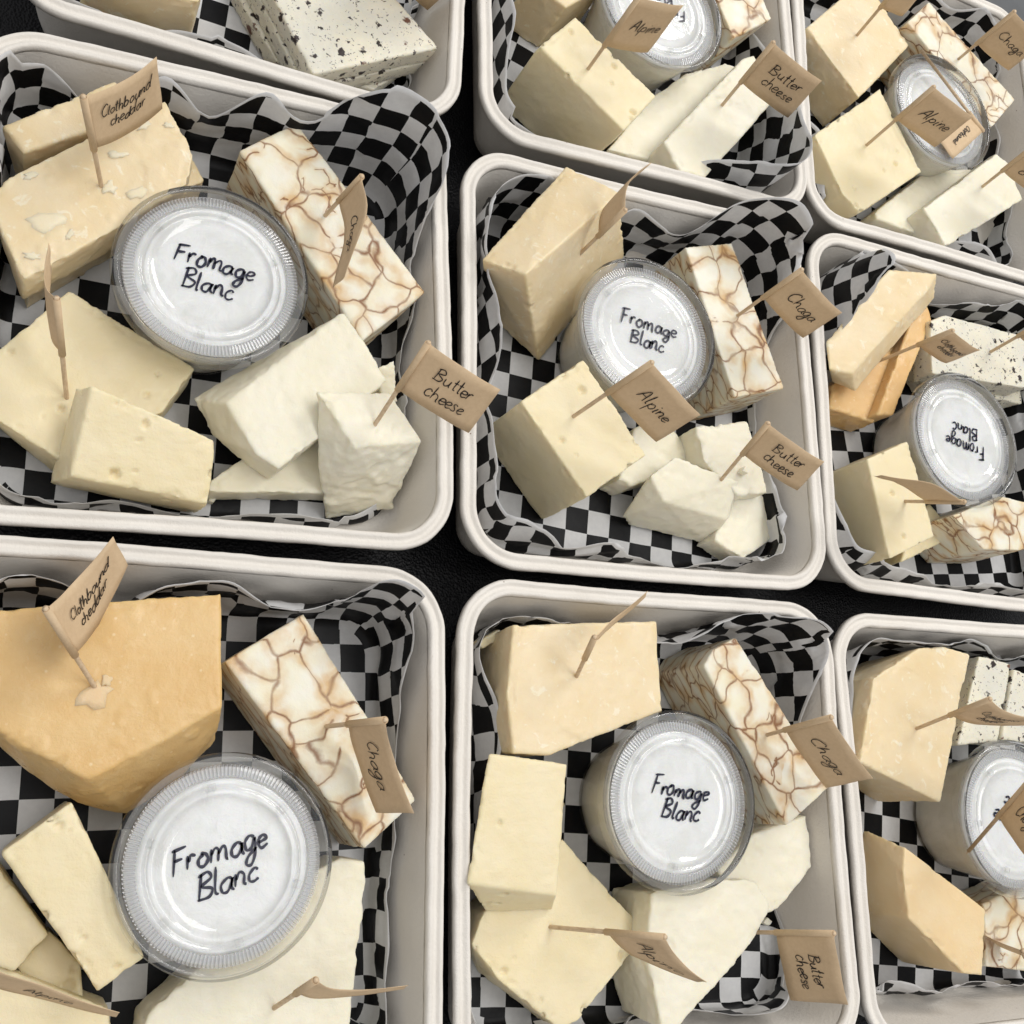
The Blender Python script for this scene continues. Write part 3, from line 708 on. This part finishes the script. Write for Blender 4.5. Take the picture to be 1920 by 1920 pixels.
liner('I', 'checkered paper under the stack of speckled slices',
      [[(34, 3), (30, 5), (34, 10), (22, 3), (16, 3), (14, 4)], [(14, 3), (20, 2), (30, 2)], [(30, 2)] * 3, [(34, 3)] * 3], 3, 83)

# ---- tray A
cheese('cheddar', 'pale cheddar slab behind the flag reading clothbound cheddar, against the wavy paper', [(2, 236), (62, 214), (216, 150), (262, 205), (165, 246), (45, 286)], 44, vox=.9)
cheese('cheddar', 'lower cheddar slab of the flaky pair, beneath the flagged one', [(-60, 410), (330, 236), (384, 338), (215, 448), (52, 545)], 25)
cheese('cheddar', 'flaky pale cheddar slab pierced by the wrinkled clothbound cheddar flag', [(-45, 365), (30, 325), (310, 188), (364, 288), (352, 345), (222, 427), (44, 527)], 45, zb=25.5, rough=1.6)
cheese('alpine', 'broad alpine slab with a back-turned blank flag', [(-70, 680), (85, 592), (130, 545), (366, 690), (305, 772), (110, 860), (-70, 762)], 29, holes=7)
cheese('alpine', 'smooth alpine brick leaning on the broad alpine slab', [(173, 722), (403, 824), (390, 945), (132, 893)], [54, 44, 36, 44], drop=False,
       extra=[(142, 728, 46), (90, 908, 16), (368, 984, 8), (385, 850, 14), (165, 770, 30), (120, 880, 10)], holes=6)
cheese('butter', 'lower butter cheese slab lying flat under the big torn one', [(392, 900), (460, 857), (600, 815), (640, 850), (640, 925), (603, 921), (392, 923)], 20, rough=1.2)
cheese('butter', 'big butter cheese slab touching the cup and the chaga brick', [(645, 583), (684, 640), (728, 712), (598, 822), (523, 880), (480, 852), (425, 756)], [44, 44, 44, 42, 42, 42, 42], zb=20.5, taper=.96, extra=[(361, 747, 24), (391, 813, 21), (500, 874, 25)], rough=1.3)
cheese('butter', 'crumbly butter cheese wedge pierced by the large butter cheese flag', [(593, 733), (731, 737), (790, 828), (666, 838), (598, 880)], [54, 50, 46, 56, 34], drop=False,
       extra=[(769, 960, 12), (610, 974, 7), (612, 800, 8), (735, 790, 8), (785, 860, 7)], rough=1.8)
cheese('butter', 'thin butter cheese shard standing behind the crumbly wedge', [(706, 690), (741, 674), (746, 755), (715, 745)], [34, 36, 28, 28], rough=1.5, name='cheese_shard')
cheese('chaga', 'brown-veined chaga brick under the curled flag, beside the wavy paper corner', [(448, 282), (557, 228), (799, 547), (680, 640)], 44)
cup(401, 511, 'clear lidded cup of white cheese between the flaky cheddar and the broad alpine slab', -6, seed=3)

# ---- tray B
cheese('aged', 'large deep orange aged cheddar wedge with a rounded edge', [(-60, 1148), (415, 1112), (417, 1325), (300, 1392), (165, 1462), (20, 1385), (-60, 1330)], 50, extra=[(412, 1360, 40), (404, 1388, 28), (330, 1470, 24), (238, 1527, 20), (200, 1522, 20), (150, 1508, 22), (105, 1485, 24), (50, 1446, 27), (0, 1400, 30)], taper=.97)
cheese('alpine', 'upright alpine brick between the orange cheddar and the cup', [(2, 1600), (135, 1502), (272, 1795), (183, 1862)], [46, 46, 44, 44], holes=8)
cheese('alpine', 'lower alpine brick leaning beside the upright one near the orange wedge', [(-70, 1640), (-5, 1618), (92, 1752), (28, 1824), (-70, 1790)], 34, holes=5)
cheese('alpine', 'low alpine offcut wedged beneath two alpine bricks', [(30, 1815), (92, 1745), (150, 1808), (156, 1874), (90, 1870)], 24, holes=2)
cheese('alpine', 'alpine slab under the flag with faint writing', [(-60, 1815), (0, 1812), (70, 1850), (205, 1890), (215, 1990), (-60, 2000)], 30, holes=3)
cheese('butter', 'wide butter cheese slab partly under the cup', [(575, 1640), (640, 1608), (684, 1614), (688, 1652), (655, 1930), (640, 2000), (262, 2000), (268, 1915), (292, 1886), (372, 1842)], 34, rough=1.4)
cheese('chaga', 'chaga brick with large white cells beside the orange cheddar', [(421, 1240), (570, 1150), (790, 1500), (683, 1592)], 42)
cup(424, 1621, 'clear lidded cup of white cheese with slanting writing beside the orange cheddar', 14, size=4.6, seed=12)

# ---- tray C
cheese('cheddar', 'tall cheddar block leaning against the tray corner under a back-turned flag', [(985, 515), (1162, 362), (903, 487), (1062, 312)], [66, 66, 54, 54], drop=False,
       extra=[(1010, 677, 7), (915, 588, 7), (1172, 482, 22), (1075, 375, 12)], rough=.7)
cheese('alpine', 'upright alpine cube pierced by the alpine flag, above the paper diamonds', [(976, 753), (1094, 673), (1212, 853), (1101, 933)], 54, holes=7)
cheese('butter', 'butter cheese lump behind the alpine cube', [(1190, 802), (1240, 780), (1322, 868), (1262, 885), (1185, 912), (1160, 900)], 26, rough=1.6, name='cheese_chunk')
cheese('butter', 'torn butter cheese lump beside the veined brick end, with a flag', [(1305, 800), (1400, 790), (1425, 850), (1440, 925), (1385, 930), (1320, 866)], [40, 40, 38, 32, 36, 40], rough=2.0, name='cheese_chunk')
cheese('butter', 'smooth-faced butter cheese chunk on the paper, between the alpine cube and tray corner', [(1218, 890), (1265, 856), (1385, 902), (1362, 975), (1245, 940)], [40, 42, 38, 30, 38], drop=False,
       extra=[(1167, 968, 14), (1178, 985, 7), (1328, 1022, 8), (1375, 960, 8), (1240, 890, 8)], rough=1.2, name='cheese_chunk')
cheese('butter', 'low butter cheese chunk beside the smooth-faced one', [(1385, 912), (1422, 905), (1467, 972), (1450, 1010), (1395, 1048), (1338, 1012), (1365, 962)], 22, rough=1.3, name='cheese_chunk')
cheese('chaga', 'chaga brick with the chaga flag, in the tray with the leaning cheddar block', [(1285, 463), (1372, 456), (1470, 728), (1378, 745)], 47)
cup(1218, 621, 'clear lidded cup of white cheese touching the leaning cheddar block', -8, size=3.9, seed=21)

# ---- tray D
cheese('cheddar', 'broad cheddar block with the edge-on flag above the two alpine pieces', [(962, 1172), (1231, 1165), (1243, 1333), (1030, 1416), (962, 1412), (950, 1300)], 50, taper=.97, extra=[(918, 1215, 20), (912, 1290, 14), (914, 1375, 14), (958, 1420, 14)], rough=1.3)
cheese('alpine', 'upper alpine brick propped on the larger alpine piece', [(916, 1412), (1063, 1432), (1043, 1680), (875, 1657)], [52, 52, 50, 50], drop=False,
       extra=[(908, 1710, 29), (1036, 1708, 29), (935, 1445, 6), (1050, 1470, 6)], holes=7)
cheese('alpine', 'holed alpine slab beneath the propped brick, with a drooping alpine flag', [(905, 1712), (1055, 1572), (1215, 1750), (1180, 1792), (1083, 1915), (1050, 1930), (935, 1838), (884, 1772)], 28, holes=11)
cheese('butter', 'squared butter cheese slab against the bare right wall', [(1345, 1632), (1415, 1563), (1517, 1526), (1571, 1622), (1462, 1706), (1415, 1722)], 35, rough=2.2)
cheese('butter', 'long butter cheese slab pointing to the tray edge under the alpine flag', [(1222, 1675), (1340, 1648), (1420, 1650), (1445, 1700), (1415, 1765), (1320, 1872), (1262, 1935), (1240, 1925), (1212, 1790)], 42, taper=.98,
       extra=[(1168, 1678, 18), (1174, 1800, 12), (1205, 1862, 8), (1226, 1908, 6)], rough=2.0)
cheese('chaga', 'tall chaga brick with dark veined side beside the broad cheddar and bare wall', [(1320, 1248), (1338, 1218), (1380, 1195), (1558, 1474), (1475, 1548)], 50)
cheese('alpine', 'yellow cheese crumb in the tray corner beside the broad cheddar', [(893, 1204), (938, 1178), (940, 1200), (905, 1216)], 30, zb=22, name='cheese_crumb', rough=1.6)
cup(1281, 1502, 'clear lidded cup of white cheese between the broad cheddar and tall chaga brick', -10, size=3.9, seed=33)

# ---- tray E
cheese('alpine', 'tall alpine cube filling the tray corner, pierced by a narrow alpine flag', [(1011, 86), (1079, 31), (1231, 180), (1170, 245)], 57, holes=8)
cheese('cheddar', 'cheddar block behind the tall corner-filling alpine cube', [(990, -40), (1100, -110), (1140, -30), (1062, 14)], 42)
cheese('butter', 'low butter cheese slab between the alpine cube and the flagged slab', [(1140, 280), (1225, 180), (1285, 138), (1362, 118), (1390, 130), (1305, 215), (1244, 270), (1215, 300)], 27, rough=1.3)
cheese('butter', 'flagged butter cheese slab beside the open patch of checkered paper', [(1245, 265), (1302, 204), (1394, 108), (1416, 102), (1446, 195), (1322, 334), (1278, 338)], 44, rough=1.4)
cheese('chaga', 'chaga brick end beside the brightly reflecting lid', [(1320, -60), (1395, -90), (1447, 35), (1375, 72)], 45)
cup(1243, 8, 'clear lidded cup of white cheese with a bright lamp reflection on its lid', -170, size=3.9, seed=44)

# ---- tray F
cheese('cheddar', 'golden-sided cheddar block by the tray rim, with toothpick', [(1513, 52), (1590, -15), (1648, -2), (1706, 84), (1612, 184)], 40, rough=.7)
cheese('alpine', 'alpine slab whose flag lies over the oval lid', [(1527, 252), (1650, 167), (1728, 322), (1615, 398), (1580, 364)], 46, holes=8)
cheese('butter', 'low butter cheese slab under the oval lid side', [(1640, 398), (1745, 315), (1827, 318), (1760, 420), (1725, 440), (1645, 410)], 26, rough=1.2)
cheese('butter', 'butter cheese block with brown flag resting by the oval lid', [(1732, 390), (1827, 332), (1868, 288), (1892, 306), (1918, 374), (1775, 462)], 40, rough=1.4)
cheese('chaga', 'narrow chaga brick pointing along the table edge tray', [(1702, 42), (1742, 3), (1903, 187), (1860, 238)], 46)
cup(1771, 206, 'clear lidded cup of white cheese under the alpine flag and loose toothpick', 160, size=3.9, seed=55)

# ---- tray G
cheese('amber', 'orange cheddar slice lying below the pale slab', [(1556, 765), (1560, 720), (1690, 640), (1640, 792), (1606, 776)], 26)
cheese('amber', 'narrow orange cheddar slice leaning beside the pale slab', [(1709, 600), (1740, 572), (1748, 600), (1676, 778), (1644, 778)], 34)
cheese('cheddar', 'long pale cheddar slab on top of two orange slices', [(1549, 640), (1555, 692), (1597, 700), (1738, 545), (1757, 512), (1665, 505)], [50, 50, 50, 52, 52, 52], drop=False, extra=[(1603, 734, 36), (1752, 560, 38), (1560, 716, 30), (1668, 530, 38)], rough=.8)
cheese('speck', 'dark-speckled cheese slice lying lower, by the cup with upside-down writing', [(1722, 680), (1774, 600), (1930, 640), (1965, 735), (1925, 760), (1745, 720)], 22, name='cheese_slice')
cheese('speck', 'dark-speckled cheese slice on top beside the orange slices', [(1745, 600), (1774, 590), (1930, 632), (1962, 705), (1925, 728), (1748, 700)], 38, zb=22.5, name='cheese_slice')
cheese('alpine', 'low alpine wedge under the plain alpine block', [(1715, 965), (1745, 945), (1795, 1002), (1690, 1056)], 26)
cheese('alpine', 'plain alpine block with a back-turned flag, below the orange slices', [(1626, 860), (1702, 826), (1722, 890), (1753, 1006), (1668, 1048)], 48, holes=4)
cheese('chaga', 'chaga brick with grey-brown netted side by the cup with upside-down writing', [(1787, 966), (1875, 930), (1990, 955), (1960, 1015), (1915, 1032), (1845, 1030)], 48)
cup(1814, 821, 'clear lidded cup of white cheese turned with its writing upside down', 174, size=3.9, seed=66)

# ---- tray H
cheese('cheddar', 'pale cheddar block with golden side and long flag', [(1639, 1270), (1725, 1214), (1770, 1212), (1820, 1227), (1764, 1505), (1612, 1430)], 50, rough=.8)
cheese('speck', 'inner speckled slice of the pair, touching the pale golden-sided cheddar', [(1836, 1229), (1896, 1245), (1872, 1390), (1796, 1398)], 40, name='cheese_slice')
cheese('speck', 'outer speckled slice of the pair beside the pale golden-sided cheddar', [(1902, 1255), (1965, 1270), (1955, 1395), (1878, 1388)], 42, name='cheese_slice')
cheese('golden', 'amber-sided cheese wedge with a narrow flag', [(1697, 1588), (1848, 1706), (1842, 1829), (1808, 1826), (1704, 1722), (1694, 1640)], 48, taper=1.0, extra=[(1622, 1555, 26), (1640, 1740, 8)], rough=.7)
cheese('chaga', 'chaga brick half hidden under the cup and wedge', [(1845, 1695), (1930, 1655), (1995, 1700), (1995, 1830), (1850, 1812)], 34)
cup(1912, 1534, 'clear lidded cup of white cheese with a toothpick leaning across its lid', 155, size=3.9, seed=77)

# ---- tray I
cheese('cheddar', 'pale cheese block in the tray of the speckled stack', [(150, -60), (400, -95), (372, 4), (310, -6)], 46)
cheese('speck', 'bottom speckled slice of the stack of three', [(430, -40), (462, 22), (520, 116), (700, 168), (802, 128), (720, -40)], 16.5, name='cheese_slice')
cheese('speck', 'middle speckled slice of the stack of three', [(465, -40), (552, 128), (640, 152), (806, 118), (720, -40)], 28.5, zb=17, name='cheese_slice')
cheese('speck', 'top speckled slice of the stack of three', [(490, -50), (586, 140), (824, 90), (700, -50)], 41, zb=29, name='cheese_slice')

# ------------------------------------------------------------------ flags
CC = ['Clothbound', 'cheddar']; BC = ['Butter', 'cheese']
flag('tall kraft flag reading Clothbound cheddar in the flaky pale slab', (190, 348), 45, (156, 182), 52, [(222, 155), (298, 110)], 29, CC, Wd=40, size=2.15, tdy=1)
flag('blank back of a curled kraft flag in the broad alpine slab', (125, 745), 29, (106, 560), 50, [(85, 530), (84, 457)], 27, None, Wd=22, hk=[1, .9, .45])
flag('narrow curled chaga flag beside the big cup', (610, 404), 44, (678, 331), 36, [(688, 400), (640, 518)], 22, ['Chaga'], Wd=42, size=2.5, hk=[1, .95, .5])
flag('large butter cheese flag overhanging the gap between trays', (697, 805), 50, (803, 643), 52, [(938, 735)], 27, BC, Wd=37, size=2.9)
flag('kraft flag reading Clothbound cheddar in the deep orange wedge', (178, 1288), 50, (86, 1142), 48, [(140, 1090), (215, 1007)], 27, CC, Wd=40, size=2.15, hk=[1, .95, .6])
flag('long curved chaga flag in the brick beside the orange wedge', (612, 1362), 42, (722, 1350), 46, [(738, 1420), (773, 1527)], 28, ['Chaga'], Wd=42, size=3.0)
flag('kraft flag seen edge-on in the wide butter cheese slab', (514, 1890), 34, (592, 1838), 40, [(640, 1856), (765, 1852)], 18, None, Wd=40, hk=[1, .7, .25])
flag('drooping flag with faint writing on the alpine slab under it', (-40, 1870), 30, (-20, 1815), 46, [(90, 1850), (222, 1905)], 24, ['Alpine'], Wd=52, size=2.6, hk=[1, .8, .3])
flag('back of a leaf-shaped kraft flag in the leaning cheddar block', (1087, 476), 50, (1172, 394), 38, [(1180, 345), (1216, 302)], 22, None, Wd=27, hk=[1, .95, .2])
flag('chaga flag in the brick beside the cup touching the leaning cheddar', (1383, 592), 47, (1503, 506), 48, [(1578, 590)], 28, ['Chaga'], Wd=34, size=3.0)
flag('square alpine flag overlapping the lid from the upright cube', (1075, 781), 54, (1222, 680), 54, [(1313, 780)], 29, ['Alpine'], Wd=36, size=3.0)
flag('butter cheese flag over the torn butter cheese lumps', (1355, 896), 40, (1440, 794), 46, [(1545, 870)], 25, BC, Wd=37, size=2.7)
flag('kraft flag turned edge-on in the broad cheddar block', (1081, 1268), 50, (1115, 1195), 34, [(1150, 1160), (1218, 1112)], 18, None, Wd=36, hk=[.3, .5, .3])
flag('chaga flag overhanging the rim beside the bare right wall', (1438, 1378), 50, (1558, 1345), 46, [(1635, 1463)], 32, ['Chaga'], Wd=38, size=3.0)
flag('drooping alpine flag on a long bare toothpick', (1032, 1738), 28, (1246, 1757), 62, [(1275, 1800), (1324, 1845)], 30, ['Alpine'], Wd=32, size=2.9, hk=[1, .85, .2])
flag('hanging butter cheese flag low by the tray corner', (1420, 1748), 36, (1563, 1750), 46, [(1588, 1886)], 34, BC, Wd=36, size=2.8)
flag('narrow alpine flag over the bright lid', (1103, 129), 57, (1198, -6), 52, [(1240, 5), (1282, 12)], 34, ['Alpine'], Wd=26, size=2.6)
flag('dark kraft butter cheese flag between two trays beside the bright lid tray', (1355, 196), 44, (1450, 80), 50, [(1540, 155)], 31, BC, Wd=36, size=2.9)
flag('flag on the golden-sided cheddar block beside the oval lid', (1607, 66), 40, (1688, -30), 50, [(1730, -10)], 22, None, Wd=26)
flag('chaga flag standing at the grey table edge', (1797, 111), 46, (1902, 22), 52, [(1962, 80)], 34, ['Chaga'], Wd=33, size=3.0)
flag('alpine flag lying over the oval lid', (1625, 272), 46, (1751, 163), 56, [(1824, 221)], 30, ['Alpine'], Wd=34, size=2.9)
flag('brown butter cheese flag in the block by the oval lid', (1842, 350), 40, (1940, 272), 50, [(2010, 330)], 30, BC, Wd=34, size=2.8)
flag('small pale clothbound flag above the orange cheddar slices', (1658, 673), 38, (1786, 620), 54, [(1838, 660)], 26, ['Clothbound', 'cheddar'], Wd=30, size=1.75)
flag('flagged toothpick in the dark-speckled slice beside the orange slices', (1857, 660), 38, (1962, 600), 50, [(2010, 640)], 24, None, Wd=30)
flag('blank back of a flag between the plain alpine block and upside-down cup writing', (1697, 940), 48, (1808, 941), 42, [(1745, 905), (1655, 896)], 26, None, Wd=48, hk=[1, .9, .25])
flag('clothbound cheddar flag on the long toothpick in the pale cheddar block', (1719, 1366), 50, (1856, 1311), 54, [(1890, 1335), (1950, 1355)], 28, CC, Wd=40, size=2.1, hk=[1, .8, .4])
flag('flag and toothpick leaning across a cup lid', (1816, 1596), 50, (1932, 1462), 56, [(1990, 1540)], 28, ['Chaga'], Wd=34, size=3.0, sink=2)
flag('narrow flag sweeping over the amber-sided wedge', (1925, 1800), 42, (1918, 1783), 22, [(1830, 1745), (1738, 1693)], 14, None, Wd=52, hk=[1, .8, .2])
flag('butter cheese flag corner behind the speckled stack', (690, -60), 41, (770, -150), 50, [(868, -40)], 40, BC, Wd=42, size=3.4)
# loose toothpick lying on the oval lid, with its small pale flag
flag('loose toothpick with a small pale clothbound flag on the oval lid', (1727, 94), 60, (1843, 246), 62, [(1790, 296)], 15, ['Clothbound'], Wd=22, size=1.5, sink=0, tipz=56, edgez=[54.5])

# ------------------------------------------------------------------ loose flakes sitting on the cut faces
def chip(block, u, v, z, w, h, ang, seed, mat='chip'):
    rs = random.Random(seed); c = at(u, v, z); n = 14; ca, sa = math.cos(ang), math.sin(ang); V, F = [], []
    ring = []
    for k in range(n):
        a = 2 * math.pi * k / n; q = rs.uniform(.5, 1.2); x, y = w / 2 * q * math.cos(a), h / 2 * q * math.sin(a); ring.append((x * ca - y * sa, x * sa + y * ca))
    for sc, dz in ((1.0, -.6), (.93, .25), (.55, .45)):
        for x, y in ring: V.append((c[0] + x * sc / 1000, c[1] + y * sc / 1000, c[2] + (dz + rs.uniform(-.15, .2)) / 1000))
    for j in range(2):
        for k in range(n): m = (k + 1) % n; F.append((j * n + k, j * n + m, (j + 1) * n + m, (j + 1) * n + k))
    F.append(tuple(range(2 * n, 3 * n)))
    return mesh_obj('flake', V, F, M[mat], block, origin=c)
BL = {o['label']: o for o in C.objects if o.get('category') == 'cheese'}
def blk(t): return next(o for l, o in BL.items() if t in l)
M['chip'] = cheese_mat('pale_flakes', (.845, .745, .55), (.825, .70, .47), (.87, .80, .63), flake=.6, rough=.5)
M['chip_aged'] = cheese_mat('tan_flake', (.79, .60, .38), (.77, .55, .31), (.83, .68, .47), flake=.5, rough=.5)
for i, (u, v, w, h, a) in enumerate([(85, 415, 16, 10, .4), (205, 352, 8, 6, 1.0), (220, 290, 9, 4, .3), (270, 235, 8, 4, .9), (262, 360, 11, 7, .6), (58, 330, 7, 3, .5), (130, 440, 6, 3, 1.2), (315, 235, 6, 4, .2), (60, 480, 7, 4, .1)]): chip(blk('flaky pale cheddar slab'), u, v, 45.2, w, h, a, i)
for i, (u, v, w, h, a) in enumerate([(180, 1300, 15, 10, .3), (200, 1275, 6, 5, 1.0)]): chip(blk('deep orange aged'), u, v, 50.3, w, h, a, 30 + i, 'chip_aged')
# crumbs on the paper
for i, (u, v, k, t) in enumerate([(398, 935, 'butter', 'tiny butter cheese crumb at the corner of the flat butter slab'), (1440, 1728, 'butter', 'tiny white crumb below the squared butter slab'), (1400, 880, 'butter', 'tiny white crumb beside the butter cheese flag pick'), (1052, 1508, 'alpine', 'tiny cheese crumb between the propped alpine brick and cup')]):
    z = 6 if i != 2 else 38
    cheese(k, t, [(u, v - 8), (u + 9, v), (u + 2, v + 8), (u - 9, v + 3)], z + 3.5, zb=z - .5, vox=.5, name='cheese_crumb', rough=1.0)
